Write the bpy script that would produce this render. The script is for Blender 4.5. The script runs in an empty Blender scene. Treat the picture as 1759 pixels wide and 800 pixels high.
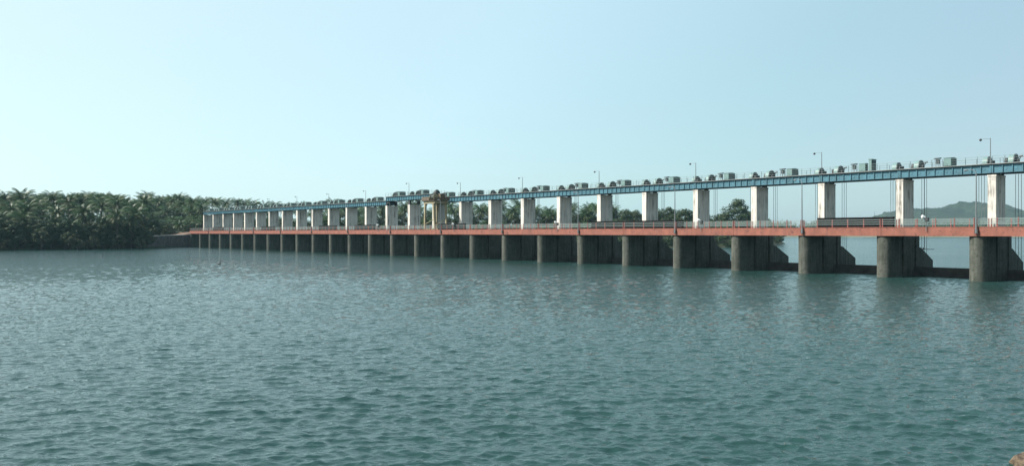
import bpy, bmesh, math, random
import numpy as np
from mathutils import Vector, Matrix

S = bpy.context.scene
COL = S.collection
R = math.radians
random.seed(7)

# ------------------------------------------------------------------ camera
EYE = 6.5
FPX = 1320.0                       # focal length in pixels of the 1759 px wide photograph
cam = bpy.data.cameras.new('camera')
cam.sensor_width = 36.0
cam.lens = 36.0 * FPX / 1759.0
cam.clip_start = 0.5
cam.clip_end = 30000
camo = bpy.data.objects.new('camera', cam)
COL.objects.link(camo)
camo.location = (0, 0, EYE)
camo.rotation_euler = (R(90 - 0.03), 0, 0)
S.camera = camo

# ------------------------------------------------------------------ light
SUN_DIR = Vector((-1.0, -0.06, 0)).normalized()      # horizontal direction towards the sun
SUN_EL = R(42)
w = bpy.data.worlds.new("World")
S.world = w
w.use_nodes = True
nt = w.node_tree
nt.nodes.clear()
sky = nt.nodes.new('ShaderNodeTexSky')
sky.sky_type = 'NISHITA'
sky.sun_disc = False
sky.sun_elevation = SUN_EL
sky.sun_rotation = math.atan2(SUN_DIR.x, SUN_DIR.y)
sky.altitude = 0
sky.air_density = 1.0
sky.dust_density = 1.3
sky.ozone_density = 1.0
tint = nt.nodes.new('ShaderNodeMix')
tint.data_type = 'RGBA'
tint.blend_type = 'MULTIPLY'
tint.inputs[0].default_value = 1.0
tint.inputs[7].default_value = (1.0, 1.08, 0.97, 1)
bg = nt.nodes.new('ShaderNodeBackground')
bg.inputs[1].default_value = 0.105
wo = nt.nodes.new('ShaderNodeOutputWorld')
nt.links.new(sky.outputs[0], tint.inputs[6])
humid = nt.nodes.new('ShaderNodeMix')          # humid air evens the sky out towards a pale cyan
humid.data_type = 'RGBA'
humid.inputs[0].default_value = 0.70
tc = nt.nodes.new('ShaderNodeTexCoord')
dp = nt.nodes.new('ShaderNodeVectorMath'); dp.operation = 'DOT_PRODUCT'      # forward scattering: paler towards the sun
dp.inputs[1].default_value = (SUN_DIR.x * math.cos(SUN_EL), SUN_DIR.y * math.cos(SUN_EL), math.sin(SUN_EL))
nt.links.new(tc.outputs['Generated'], dp.inputs[0])
mr = nt.nodes.new('ShaderNodeMapRange')
mr.inputs[1].default_value = -1; mr.inputs[2].default_value = 1
nt.links.new(dp.outputs['Value'], mr.inputs[0])
rp_ = nt.nodes.new('ShaderNodeValToRGB')
els = rp_.color_ramp.elements
els[0].position = .30; els[0].color = (.40, .54, .65, 1)
els[1].position = 1.0; els[1].color = (.95, 1.03, 1.07, 1)
for pos, c in ((.42, (.47, .71, .79)), (.56, (.67, .93, 1.03)), (.72, (.76, .98, 1.05))):
    els.new(pos).color = (*c, 1)
nt.links.new(mr.outputs[0], rp_.inputs[0])
sc_ = nt.nodes.new('ShaderNodeVectorMath'); sc_.operation = 'SCALE'; sc_.inputs['Scale'].default_value = 5.7
nt.links.new(rp_.outputs[0], sc_.inputs[0])
nt.links.new(sc_.outputs[0], humid.inputs[7])
sz = nt.nodes.new('ShaderNodeSeparateXYZ'); nt.links.new(tc.outputs['Generated'], sz.inputs[0])
fz = nt.nodes.new('ShaderNodeMapRange'); fz.interpolation_type = 'SMOOTHSTEP'   # the haze thins out overhead
fz.inputs[1].default_value = .32; fz.inputs[2].default_value = .95; fz.inputs[3].default_value = .70; fz.inputs[4].default_value = .10
nt.links.new(sz.outputs[2], fz.inputs[0]); nt.links.new(fz.outputs[0], humid.inputs[0])
nt.links.new(tint.outputs[2], humid.inputs[6])
nt.links.new(humid.outputs[2], bg.inputs[0])
nt.links.new(bg.outputs[0], wo.inputs[0])

sl = bpy.data.lights.new('sun', 'SUN')
sl.energy = 5.0
sl.angle = R(0.53)
sl.color = (1.0, 0.945, 0.87)
so = bpy.data.objects.new('sun', sl)
COL.objects.link(so)
sdir = Vector((SUN_DIR.x * math.cos(SUN_EL), SUN_DIR.y * math.cos(SUN_EL), math.sin(SUN_EL)))
so.rotation_euler = sdir.to_track_quat('Z', 'Y').to_euler()
so.location = (0, 0, 200)

S.view_settings.view_transform = 'Standard'
S.view_settings.look = 'None'
S.view_settings.gamma = 1
S.view_settings.exposure = 0.78
S.render.engine = 'CYCLES'
S.cycles.use_denoising = True
S.cycles.max_bounces = 8
S.cycles.volume_bounces = 1
S.cycles.transparent_max_bounces = 8

# ------------------------------------------------------------------ helpers
class MB:
    """collects shapes into one mesh"""
    def __init__(s):
        s.v = []; s.f = []; s.c = []; s.smooth = False
    def add(s, vs, fs, c=None):
        n = len(s.v)
        s.v += [tuple(v) for v in vs]
        s.f += [tuple(i + n for i in f) for f in fs]
        s.c += [c] * len(fs)
        return s
    def box(s, x0, x1, y0, y1, z0, z1, c=None):
        vs = [(x, y, z) for z in (z0, z1) for y in (y0, y1) for x in (x0, x1)]
        fs = [(0, 2, 3, 1), (4, 5, 7, 6), (0, 1, 5, 4), (2, 6, 7, 3), (0, 4, 6, 2), (1, 3, 7, 5)]
        return s.add(vs, fs, c)
    def extrude_x(s, prof, x0, x1):
        """prof: (y, z) outline, counter-clockwise seen from +x"""
        n = len(prof)
        vs = [(x0, y, z) for y, z in prof] + [(x1, y, z) for y, z in prof]
        fs = [tuple(range(n - 1, -1, -1)), tuple(range(n, 2 * n))]
        fs += [(i, (i + 1) % n, n + (i + 1) % n, n + i) for i in range(n)]
        return s.add(vs, fs)
    def extrude_z(s, prof, z0, z1):
        n = len(prof)
        vs = [(x, y, z0) for x, y in prof] + [(x, y, z1) for x, y in prof]
        fs = [tuple(range(n - 1, -1, -1)), tuple(range(n, 2 * n))]
        fs += [(i, (i + 1) % n, n + (i + 1) % n, n + i) for i in range(n)]
        return s.add(vs, fs)
    def tube(s, pts, rad, n=8, c=None, cap=True):
        pts = [Vector(p) for p in pts]
        if not hasattr(rad, '__len__'):
            rad = [rad] * len(pts)
        rings = []
        for i, p in enumerate(pts):
            t = (pts[min(i + 1, len(pts) - 1)] - pts[max(i - 1, 0)]).normalized()
            a = t.orthogonal().normalized() if abs(t.z) > .99 else t.cross(Vector((0, 0, 1))).normalized()
            b = t.cross(a)
            rings.append([p + (a * math.cos(2 * math.pi * j / n) + b * math.sin(2 * math.pi * j / n)) * rad[i] for j in range(n)])
        vs = [v for r in rings for v in r]
        fs = []
        for i in range(len(pts) - 1):
            for j in range(n):
                fs.append((i * n + j, i * n + (j + 1) % n, (i + 1) * n + (j + 1) % n, (i + 1) * n + j))
        if cap:
            fs.append(tuple(range(n - 1, -1, -1)))
            fs.append(tuple(range((len(pts) - 1) * n, len(pts) * n)))
        return s.add(vs, fs, c)
    def bar(s, a, b, wd, c=None):
        return s.tube([a, b], wd * .7071, 4, c)
    def ball(s, p, r, sc=(1, 1, 1), n=8, m=6):
        vs = []; fs = []
        for i in range(m + 1):
            th = math.pi * i / m
            for j in range(n):
                ph = 2 * math.pi * j / n
                vs.append((p[0] + r * sc[0] * math.sin(th) * math.cos(ph), p[1] + r * sc[1] * math.sin(th) * math.sin(ph), p[2] + r * sc[2] * math.cos(th)))
        for i in range(m):
            for j in range(n):
                fs.append((i * n + j, (i + 1) * n + j, (i + 1) * n + (j + 1) % n, i * n + (j + 1) % n))
        return s.add(vs, fs)
    def mesh(s, name, mat):
        me = bpy.data.meshes.new(name)
        me.from_pydata(s.v, [], s.f)
        if any(c is not None for c in s.c):
            at = me.attributes.new('tone', 'FLOAT', 'FACE')
            at.data.foreach_set('value', [0.5 if c is None else c for c in s.c])
        if mat: me.materials.append(mat)
        if s.smooth:
            me.polygons.foreach_set('use_smooth', [True] * len(me.polygons))
        me.update()
        return me
    def build(s, name, mat, parent=None, loc=(0, 0, 0), rz=0):
        o = bpy.data.objects.new(name, s.mesh(name, mat))
        COL.objects.link(o)
        o.location = loc; o.rotation_euler = (0, 0, rz)
        if parent: o.parent = parent
        return o

def bevel(o, width, seg=1):
    bm = bmesh.new(); bm.from_mesh(o.data)
    es = [e for e in bm.edges if len(e.link_faces) == 2 and e.calc_face_angle(0) > .5]
    bmesh.ops.bevel(bm, geom=es, offset=width, segments=seg, affect='EDGES', clamp_overlap=True)
    bm.to_mesh(o.data); bm.free()
    return o

def fix_normals(o):
    bm = bmesh.new(); bm.from_mesh(o.data)
    bmesh.ops.recalc_face_normals(bm, faces=bm.faces)
    bm.to_mesh(o.data); bm.free()
    return o

def thing(name, label, cat, loc=(0, 0, 0), rz=0, group=None):
    o = bpy.data.objects.new(name, None)
    COL.objects.link(o)
    o.empty_display_size = .3
    o.location = loc; o.rotation_euler = (0, 0, rz)
    return tag(o, label, cat, group)

def tag(o, label, cat, group=None):
    o['label'] = label; o['category'] = cat
    if group: o['group'] = group
    return o

def kind(o, k):
    o['kind'] = k
    return o

CHILD = {}
def reg(root):
    CHILD[root.name] = [c for c in root.children_recursive if c.parent == root]
    return root

def dup(root, loc, rz, label, skip=()):
    r = root.copy(); COL.objects.link(r)
    r.location = loc; r.rotation_euler = (0, 0, rz)
    r['label'] = label
    for ch in root.children:
        if ch.name.split('.')[0] in skip: continue
        c = ch.copy(); COL.objects.link(c); c.parent = r
        for g in ch.children:
            d = g.copy(); COL.objects.link(d); d.parent = c
    return r

# ------------------------------------------------------------------ materials
def mat(name, base, rough=.8, var=.25, scale=1.0, streak=None, spots=None, metal=0.0, spec=.4, bump=0.0, bscale=8.0, attr=None, coat=None):
    """procedural paint / stone / leaf surface; world-position noise so that copies differ"""
    m = bpy.data.materials.new(name); m.use_nodes = True
    n = m.node_tree.nodes; l = m.node_tree.links
    p = n['Principled BSDF']
    p.inputs['Roughness'].default_value = rough
    p.inputs['Metallic'].default_value = metal
    p.inputs['Specular IOR Level'].default_value = spec
    geo = n.new('ShaderNodeNewGeometry')
    def noise(sc, vec=None, det=5, rgh=.6):
        t = n.new('ShaderNodeTexNoise'); t.inputs['Scale'].default_value = sc
        t.inputs['Detail'].default_value = det; t.inputs['Roughness'].default_value = rgh
        l.new(vec or geo.outputs['Position'], t.inputs['Vector'])
        return t.outputs[0]
    def ramp(src, a, b, ca, cb):
        r = n.new('ShaderNodeValToRGB'); l.new(src, r.inputs[0])
        r.color_ramp.elements[0].position = a; r.color_ramp.elements[1].position = b
        r.color_ramp.elements[0].color = (*ca, 1); r.color_ramp.elements[1].color = (*cb, 1)
        return r.outputs[0]
    def mix(kind_, fac, a, b):
        x = n.new('ShaderNodeMix'); x.data_type = 'RGBA'; x.blend_type = kind_
        if hasattr(fac, 'links'): l.new(fac, x.inputs[0])
        else: x.inputs[0].default_value = fac
        for s_, i in ((a, 6), (b, 7)):
            if hasattr(s_, 'links'): l.new(s_, x.inputs[i])
            else: x.inputs[i].default_value = (*s_, 1)
        return x.outputs[2]
    lo = tuple(c * (1 - var) for c in base); hi = tuple(min(1, c * (1 + var)) for c in base)
    colr = ramp(noise(scale), .3, .7, lo, hi)
    if attr:                                   # per-face tone, e.g. old and young fronds
        a = n.new('ShaderNodeAttribute'); a.attribute_name = 'tone'
        t = ramp(a.outputs['Fac'], 0.0, 1.0, attr[0], attr[1])
        colr = mix('MIX', .8, colr, t)
    if streak:                                 # vertical run-off stains
        c, amount, fx, lo_, hi_ = (tuple(streak) + (.48, .68))[:5]
        mp = n.new('ShaderNodeMapping'); mp.inputs['Scale'].default_value = (fx, fx, fx * .05)
        l.new(geo.outputs['Position'], mp.inputs['Vector'])
        s1 = ramp(noise(1.0, mp.outputs[0], 4, .65), lo_, hi_, (0, 0, 0), (1, 1, 1))
        s2 = ramp(noise(.5, None, 3), .35, .65, (.15,) * 3, (1, 1, 1))
        f = n.new('ShaderNodeMath'); f.operation = 'MULTIPLY'
        l.new(s1, f.inputs[0]); l.new(s2, f.inputs[1])
        f2 = n.new('ShaderNodeMath'); f2.operation = 'MULTIPLY'; f2.inputs[1].default_value = amount
        l.new(f.outputs[0], f2.inputs[0])
        colr = mix('MIX', f2.outputs[0], colr, c)
    if spots:                                  # peeling or soot patches
        c, amount, sc, th = spots
        s1 = ramp(noise(sc, None, 6, .7), th, th + .08, (0, 0, 0), (amount,) * 3)
        colr = mix('MIX', s1, colr, c)
    if coat == 'waterline':                    # damp algae band just above the water
        sep = n.new('ShaderNodeSeparateXYZ'); l.new(geo.outputs['Position'], sep.inputs[0])
        ad = n.new('ShaderNodeMath'); ad.operation = 'MULTIPLY_ADD'; ad.inputs[1].default_value = 1.6
        l.new(noise(.8), ad.inputs[0]); l.new(sep.outputs[2], ad.inputs[2])
        colr = mix('MIX', ramp(ad.outputs[0], 1.3, 2.5, (.85,) * 3, (0, 0, 0)), colr, (.035, .042, .03))
        wv = n.new('ShaderNodeMath'); wv.operation = 'FRACT'
        dv = n.new('ShaderNodeMath'); dv.operation = 'MULTIPLY'; dv.inputs[1].default_value = .72
        l.new(sep.outputs[2], dv.inputs[0]); l.new(dv.outputs[0], wv.inputs[0])
        j = ramp(wv.outputs[0], .0, .06, (.55,) * 3, (0, 0, 0))
        colr = mix('MIX', j, colr, (.06, .055, .05))
    l.new(colr, p.inputs['Base Color'])
    if bump:
        b = n.new('ShaderNodeBump'); b.inputs['Strength'].default_value = bump; b.inputs['Distance'].default_value = .1
        l.new(noise(bscale, None, 6, .7), b.inputs['Height']); l.new(b.outputs[0], p.inputs['Normal'])
    return m

M = {}
M['pier'] = mat('pier_concrete', (.36, .352, .325), .9, .35, 1.6, streak=((.016, .017, .018), .95, 2.4, .40, .55), spots=((.03, .029, .028), .85, 2.3, .53), bump=.6, bscale=3, coat='waterline')
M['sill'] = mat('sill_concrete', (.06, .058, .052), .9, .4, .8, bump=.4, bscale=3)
M['column'] = mat('column_paint', (.55, .525, .47), .85, .10, .7, streak=((.06, .053, .045), .85, 2.3, .49, .62), spots=((.22, .2, .18), .7, 1.3, .62), bump=.25, bscale=5)
M['red'] = mat('red_paint', (.215, .078, .053), .75, .22, .9, streak=((.10, .045, .038), .55, 2.2), spots=((.075, .035, .03), .8, 1.3, .57), bump=.2, bscale=5)
M['redpost'] = mat('red_post_paint', (.19, .05, .042), .7, .2, 3)
M['rail'] = mat('pale_rail_paint', (.18, .23, .22), .6, .15, 3)
M['road'] = mat('road_surface', (.16, .15, .14), .95, .2, 1)
M['blue'] = mat('blue_steel_paint', (.047, .138, .178), .55, .25, .8, streak=((.03, .07, .085), .6, 2.5), spots=((.09, .08, .07), .6, 2.2, .63), spec=.4)
M['flange'] = mat('blue_dark_flange_paint', (.03, .075, .095), .6, .25, 2)
M['walk'] = mat('walkway_plate', (.2, .22, .215), .7, .2, 2)
M['mint'] = mat('pale_mint_paint', (.125, .215, .205), .5, .12, 2, streak=((.2, .2, .17), .5, 3))
M['teal'] = mat('grey_teal_and_mint_shade', (.032, .05, .05), .5, .2, 2)  # dark teal paint; on the gear hoods it stands for mint in shade
M['dark'] = mat('dark_metal', (.035, .04, .042), .6, .3, 3)
M['greymetal'] = mat('galvanised_pole', (.13, .15, .155), .5, .15, 3)
M['rope'] = mat('wire_rope', (.10, .12, .12), .6, .2, 3)
M['yellow'] = mat('dull_yellow_paint', (.27, .24, .15), .65, .2, 1.5, streak=((.16, .10, .05), .6, 2), spots=((.17, .09, .05), .8, 1.2, .56))
M['rust'] = mat('rusty_brown_paint', (.11, .085, .06), .8, .35, 1.5)
M['log'] = mat('black_steel', (.008, .0085, .009), .8, .4, 2, spec=.1)
M['white'] = mat('white_paint', (.75, .75, .72), .5, .06, 3)
M['trunk'] = mat('palm_trunk', (.07, .06, .05), .95, .3, 2)
M['bark'] = mat('tree_bark', (.05, .042, .034), .95, .3, 2)
def leafmat(name, base, a, b, rough=.5):
    m = mat(name, base, rough, .3, .35, attr=(a, b), spec=.22)
    nt_ = m.node_tree; p = nt_.nodes['Principled BSDF']
    tr = nt_.nodes.new('ShaderNodeBsdfTranslucent'); mx = nt_.nodes.new('ShaderNodeMixShader')
    mx.inputs[0].default_value = .12
    src = p.inputs['Base Color'].links[0].from_socket
    nt_.links.new(src, tr.inputs[0])
    out = nt_.nodes['Material Output']
    nt_.links.new(p.outputs[0], mx.inputs[1]); nt_.links.new(tr.outputs[0], mx.inputs[2])
    nt_.links.new(mx.outputs[0], out.inputs[0])
    return m
M['palm'] = leafmat('palm_frond', (.04, .084, .03), (.10, .098, .042), (.036, .084, .03), .42)
M['leaf'] = leafmat('broad_leaf', (.038, .062, .026), (.024, .048, .02), (.062, .088, .038), .6)
M['brush'] = leafmat('scrub_leaf', (.05, .07, .032), (.03, .052, .022), (.10, .10, .055), .7)
M['earth'] = mat('bank_earth', (.035, .04, .024), .98, .4, .15, spots=((.035, .055, .02), .9, .3, .45), bump=.6, bscale=1)
M['redearth'] = mat('red_laterite', (.12, .075, .05), .95, .3, .4, bump=.5, bscale=2)
M['masonry'] = mat('dark_masonry', (.10, .095, .088), .95, .35, .6, streak=((.03, .03, .028), .6, 1.2), bump=.6, bscale=2)
M['coping'] = mat('pale_concrete_coping', (.38, .36, .32), .9, .2, 1)
M['hill'] = mat('forest_hill', (.017, .03, .018), .95, .45, .02, spots=((.03, .036, .022), .8, .011, .57), bump=1.0, bscale=.15)
M['sand'] = mat('sandy_shore', (.15, .14, .095), .95, .25, .02, spots=((.07, .10, .04), .95, .02, .48))
M['rock'] = mat('brown_rock', (.14, .105, .07), .9, .5, 4.5, spots=((.03, .02, .016), .9, 5.2, .53), bump=1.0, bscale=7)

def water_mat(name, base, rough, b1, b2, tone):
    m = bpy.data.materials.new(name); m.use_nodes = True
    n = m.node_tree.nodes; l = m.node_tree.links
    p = n['Principled BSDF']
    p.inputs['Roughness'].default_value = rough
    p.inputs['IOR'].default_value = 1.31
    geo = n.new('ShaderNodeNewGeometry')
    big = n.new('ShaderNodeTexNoise'); big.inputs['Scale'].default_value = .02; big.inputs['Detail'].default_value = 3
    l.new(geo.outputs['Position'], big.inputs['Vector'])
    r = n.new('ShaderNodeValToRGB'); l.new(big.outputs[0], r.inputs[0])
    r.color_ramp.elements[0].position = .35; r.color_ramp.elements[1].position = .65
    r.color_ramp.elements[0].color = (*base, 1); r.color_ramp.elements[1].color = (*tone, 1)
    l.new(r.outputs[0], p.inputs['Base Color'])
    mp = n.new('ShaderNodeMapping'); mp.inputs['Rotation'].default_value = (0, 0, R(14)); mp.inputs['Scale'].default_value = (.55, 1, 1)
    l.new(geo.outputs['Position'], mp.inputs['Vector'])
    def nz(sc, det):
        t = n.new('ShaderNodeTexNoise'); t.inputs['Scale'].default_value = sc; t.inputs['Detail'].default_value = det
        t.inputs['Roughness'].default_value = .55
        l.new(mp.outputs[0], t.inputs['Vector']); return t.outputs[0]
    gust = n.new('ShaderNodeMapRange'); l.new(big.outputs[0], gust.inputs[0])
    gust.inputs[1].default_value = .3; gust.inputs[2].default_value = .7; gust.inputs[3].default_value = .6; gust.inputs[4].default_value = 1.3
    def bmp(h, dist, strg, prev=None):
        b = n.new('ShaderNodeBump'); b.inputs['Distance'].default_value = dist
        mm = n.new('ShaderNodeMath'); mm.operation = 'MULTIPLY'; mm.inputs[1].default_value = strg
        l.new(gust.outputs[0], mm.inputs[0]); l.new(mm.outputs[0], b.inputs['Strength'])
        l.new(h, b.inputs['Height'])
        if prev: l.new(prev, b.inputs['Normal'])
        return b.outputs[0]
    sh = n.new('ShaderNodeAttribute'); sh.attribute_name = 'unresolved'      # share of the ripples finer than the mesh
    ad_ = n.new('ShaderNodeMath'); ad_.operation = 'MULTIPLY_ADD'; ad_.inputs[1].default_value = 2.2; ad_.inputs[2].default_value = 1.0
    l.new(sh.outputs['Fac'], ad_.inputs[0])
    gm = n.new('ShaderNodeMath'); gm.operation = 'MULTIPLY'
    l.new(gust.outputs[0], gm.inputs[0]); l.new(ad_.outputs[0], gm.inputs[1])
    gust = gm
    x = bmp(nz(1.6, 4), .24, b1)
    x = bmp(nz(4.5, 3), .06, b2, x)
    l.new(x, p.inputs['Normal'])
    return m
M['water'] = water_mat('reservoir_water', (.014, .043, .039), .04, .4, .55, (.019, .052, .0475))
M['river'] = water_mat('river_water', (.016, .05, .05), .12, .8, .3, (.02, .06, .058))

# ------------------------------------------------------------------ dam frame
XV = -235.0
ANG = math.atan((879.5 - XV) / FPX)
SA, CA = math.sin(ANG), math.cos(ANG)
ZC0 = FPX * EYE / 83.2
PITCH = ZC0 / (10.894 * CA)
RAD = 1.05                              # half pier width
EX = Vector((SA, -CA, 0))               # along the dam, towards the near end
EY = Vector((CA, SA, 0))                # downstream
C0 = Vector((ZC0 * (1680.8 - 879.5) / FPX, ZC0, 0))
P0 = C0 - EY * RAD
RZ = math.atan2(EX.y, EX.x)
YH = 398.8
def D(x, y=0, z=0):
    v = P0 + EX * x + EY * y
    return Vector((v.x, v.y, z))
def pier_at(k): return D(-k * PITCH)
def dam_x(px, y):
    """distance along the dam whose point at downstream offset y lies in the direction px"""
    t = (px - 879.5) / FPX
    b = P0 + EY * y
    return (t * b.y - b.x) / (EX.x - t * EX.y)
def at(px, Y): return (px - 879.5) / FPX * Y
def zat(py, Y): return EYE + (YH - py) * Y / FPX
def inv(x, y): 
    v = Vector((x, y, 0)) - P0
    return v.dot(EX), v.dot(EY)

ORD = ['', 'first', 'second', 'third', 'fourth', 'fifth', 'sixth', 'seventh', 'eighth', 'ninth', 'tenth', 'eleventh', 'twelfth',
       'thirteenth', 'fourteenth', 'fifteenth', 'sixteenth', 'seventeenth']
def pier_pos(k):
    return f"{ORD[11 - k]} pier right of the yellow crane" if k <= 10 else f"{ORD[k - 10]} pier left of the yellow crane"
def bay_pos(b):
    if b == 11: return "the bay at the yellow crane"
    return f"the {ORD[11 - b]} bay right of the yellow crane" if b < 11 else f"the {ORD[b - 11]} bay left of the yellow crane"

PIERS = list(range(-1, 27))
BAYS = list(range(0, 27))               # bay b lies between pier b and pier b-1
TOP = 6.0

# ---- piers
def make_pier():
    t = thing('dam_pier', 'x', 'pier', group='concrete piers of the dam')
    # main body in plan: round nose, straight sides with two gate slots
    prof = [(RAD * math.cos(a), RAD - RAD * math.sin(a)) for a in [math.pi - i * math.pi / 18 for i in range(19)]][::-1]
    prof = [(RAD * math.cos(math.pi + i * math.pi / 18), RAD + RAD * math.sin(math.pi + i * math.pi / 18)) for i in range(19)]
    right = [(RAD, 4.3), (RAD - .3, 4.3), (RAD - .3, 4.9), (RAD, 4.9), (RAD, 8.75), (RAD - .35, 8.75), (RAD - .35, 9.4), (RAD, 9.4), (RAD, 10.5)]
    left = [(-x, y) for x, y in reversed(right)]
    b = MB(); b.extrude_z(prof + right + left, -3, TOP)
    o = b.build('body', M['pier'], t); fix_normals(o)
    tb = MB()
    tb.extrude_x([(10.502, -3), (15.8, -3), (15.8, 2.15), (11.3, 4.2), (10.502, 4.25)], -RAD + .1, RAD - .1)
    fix_normals(tb.build('tail_wall', M['pier'], t))
    c = MB()
    c.extrude_z([(-.52, 6.0), (.52, 6.0), (.52, 7.55), (.46, 7.6), (.46, 7.75), (.52, 7.8), (.52, 9.7), (-.52, 9.7), (-.52, 7.8), (-.46, 7.75), (-.46, 7.6), (-.52, 7.55)], TOP + .002, 14.5)
    c.box(-.56, .56, 5.95, 9.75, 14.25, 14.498)
    fix_normals(c.build('column', M['column'], t))
    for y in (6.1, 9.2):
        q = MB(); q.box(-.42, .42, y, y + .35, 14.502, 14.68); q.build('bearing_block', M['dark'], t)
    return t
pier0 = make_pier()
for i, k in enumerate(PIERS):
    lab = f"round nosed grey concrete pier, {pier_pos(k)}"
    if i == 0:
        o = pier0; o.location = pier_at(k); o.rotation_euler = (0, 0, RZ); o['label'] = lab
    else:
        o = dup(pier0, pier_at(k), RZ, lab)
    if k in (13, 12, 11):      # pedestals that raise two spans of the hoist bridge
        for y in (6.0, 9.1):
            q = MB(); q.box(-.45, .45, y, y + .5, 14.502, 15.75); q.build('pedestal', M['dark'], o)

# ---- gates
def make_gate():
    t = thing('sluice_gate', 'x', 'gate', group='sluice gates between the piers')
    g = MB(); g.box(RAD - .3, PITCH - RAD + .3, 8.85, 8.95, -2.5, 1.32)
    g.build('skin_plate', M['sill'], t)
    g = MB()
    for z in (-.2, .5, 1.15):
        g.box(RAD + .05, PITCH - RAD - .05, 8.952, 9.3, z, z + .16)
    for i in range(9):
        x = RAD + .3 + i * (PITCH - 2 * RAD - .6) / 8
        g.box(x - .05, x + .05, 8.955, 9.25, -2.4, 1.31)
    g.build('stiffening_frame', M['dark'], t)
    return t
gate0 = make_gate()
ROPES = []
for x in (1.95, 2.3, 2.65, PITCH - 2.65, PITCH - 2.3, PITCH - 1.95):
    q = MB(); q.tube([(x, 9.1, 1.2), (x, 9.1, 14.6)], .032, 5)
    ROPES.append(q.mesh('rope', M['rope']))
for i, b in enumerate(BAYS):
    lab = f"sluice gate low between piers in {bay_pos(b)}"
    o = gate0 if i == 0 else dup(gate0, pier_at(b), RZ, lab)
    if i == 0: o.location = pier_at(b); o.rotation_euler = (0, 0, RZ); o['label'] = lab
GATES = [o for o in COL.objects if o.name.startswith('sluice_gate')]
for o, b in zip(GATES, BAYS):
    if b <= 9:
        for me in ROPES:
            r = bpy.data.objects.new('rope', me); COL.objects.link(r); r.parent = o

# ---- road deck with its railings
def make_deck():
    t = thing('road_deck_span', 'x', 'bridge deck', group='red edged road deck spans along the dam')
    L = PITCH
    f = MB(); f.box(.02, L - .02, -.18, .12, 6.02, 7.22)
    f.box(.02, L - .02, -.22, .14, 7.225, 7.29)
    f.build('edge_beam', M['red'], t)
    f = MB(); f.box(.02, L - .02, 5.2, 5.5, 6.02, 7.22); f.build('edge_beam', M['red'], t)
    f = MB(); f.box(.02, L - .02, .125, 5.195, 6.5, 7.05)
    for y in (.6, 2.2, 3.8): f.box(.05, L - .05, y, y + .4, 6.02, 6.498)
    f.build('road_slab', M['road'], t)
    pm = MB(); pm.box(-.07, .07, -.07, .07, 0, 1.2); post = pm.mesh('railing_post', M['redpost'])
    rm = MB(); rm.box(.1, L - .1, -.025, .025, -.032, .032); railm = rm.mesh('rail', M['rail'])
    for y, z0 in ((-.03, 7.292), (5.35, 7.222)):
        for i in range(6):
            xs = (.16, L - .16)
            x = xs[0] + (xs[1] - xs[0]) * i / 5
            o = bpy.data.objects.new('railing_post', post); COL.objects.link(o); o.parent = t; o.location = (x, y, z0)
        for z in (.45, .76, 1.08):
            o = bpy.data.objects.new('rail', railm); COL.objects.link(o); o.parent = t; o.location = (0, y - .075, z0 + z)
    return t
deck0 = make_deck()
for i, b in enumerate(BAYS):
    lab = f"red edged road deck span over {bay_pos(b)}"
    if i == 0:
        o = deck0; o.location = pier_at(b); o.rotation_euler = (0, 0, RZ); o['label'] = lab
    else: o = dup(deck0, pier_at(b), RZ, lab)

# ---- hoist bridge
GT = 16.02                             # walkway level
def lift(b): return 1.15 if b in (13, 12) else 0.0
def make_bridge():
    t = thing('hoist_bridge_span', 'x', 'steel bridge', group='blue hoist bridge spans on the columns')
    L = PITCH
    def girder(y0, y1, face):
        g = MB()
        g.box(.05, L - .05, y0, y1, 14.75, 15.86)
        n = 10
        for i in range(n + 1):
            x = .12 + (L - .24) * i / n
            wd = .05 if i not in (0, n) else .1
            g.box(x - wd, x + wd, y0 - .14, y0 - .002, 14.77, 15.84)
            if 0 < i < n:
                g.box(x + .28, x + .52, y0 - .03, y0 - .002, 15.1, 15.4)
        return g
    girder(5.95, 6.0, -1).build('girder', M['blue'], t)
    girder(9.55, 9.6, 1).build('girder', M['blue'], t)
    fl = MB()
    for y in (5.97, 9.57):
        fl.box(.04, L - .04, y - .2, y + .2, 14.69, 14.747)
        fl.box(.04, L - .04, y - .2, y + .2, 15.863, 15.92)
    for i in range(6):
        x = .6 + (L - 1.2) * i / 5
        fl.box(x - .08, x + .08, 6.1, 9.45, 15.3, 15.86)
    fl.build('flange', M['flange'], t)
    wk = MB(); wk.box(.02, L - .02, 5.6, 9.95, 15.924, GT); wk.build('walkway', M['walk'], t)
    pm = MB(); pm.tube([(0, 0, 0), (0, 0, 1.02)], .028, 6); post = pm.mesh('railing_post', M['teal'])
    rm = MB(); rm.tube([(.02, 0, 0), (L - .02, 0, 0)], .017, 5); railm = rm.mesh('rail', M['rail'])
    for y in (5.66, 9.88):
        for i in range(9):
            o = bpy.data.objects.new('railing_post', post); COL.objects.link(o); o.parent = t
            o.location = (.2 + (L - .4) * i / 8, y, GT)
        for z in (.34, .68, 1.0):
            o = bpy.data.objects.new('rail', railm); COL.objects.link(o); o.parent = t; o.location = (0, y, GT + z)
    return t
bridge0 = make_bridge()
for i, b in enumerate(BAYS):
    lab = f"blue steel hoist bridge span, above {bay_pos(b)}"
    p = pier_at(b); p.z = lift(b)
    if i == 0:
        o = bridge0; o.location = p; o.rotation_euler = (0, 0, RZ); o['label'] = lab
    else: o = dup(bridge0, p, RZ, lab)

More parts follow.
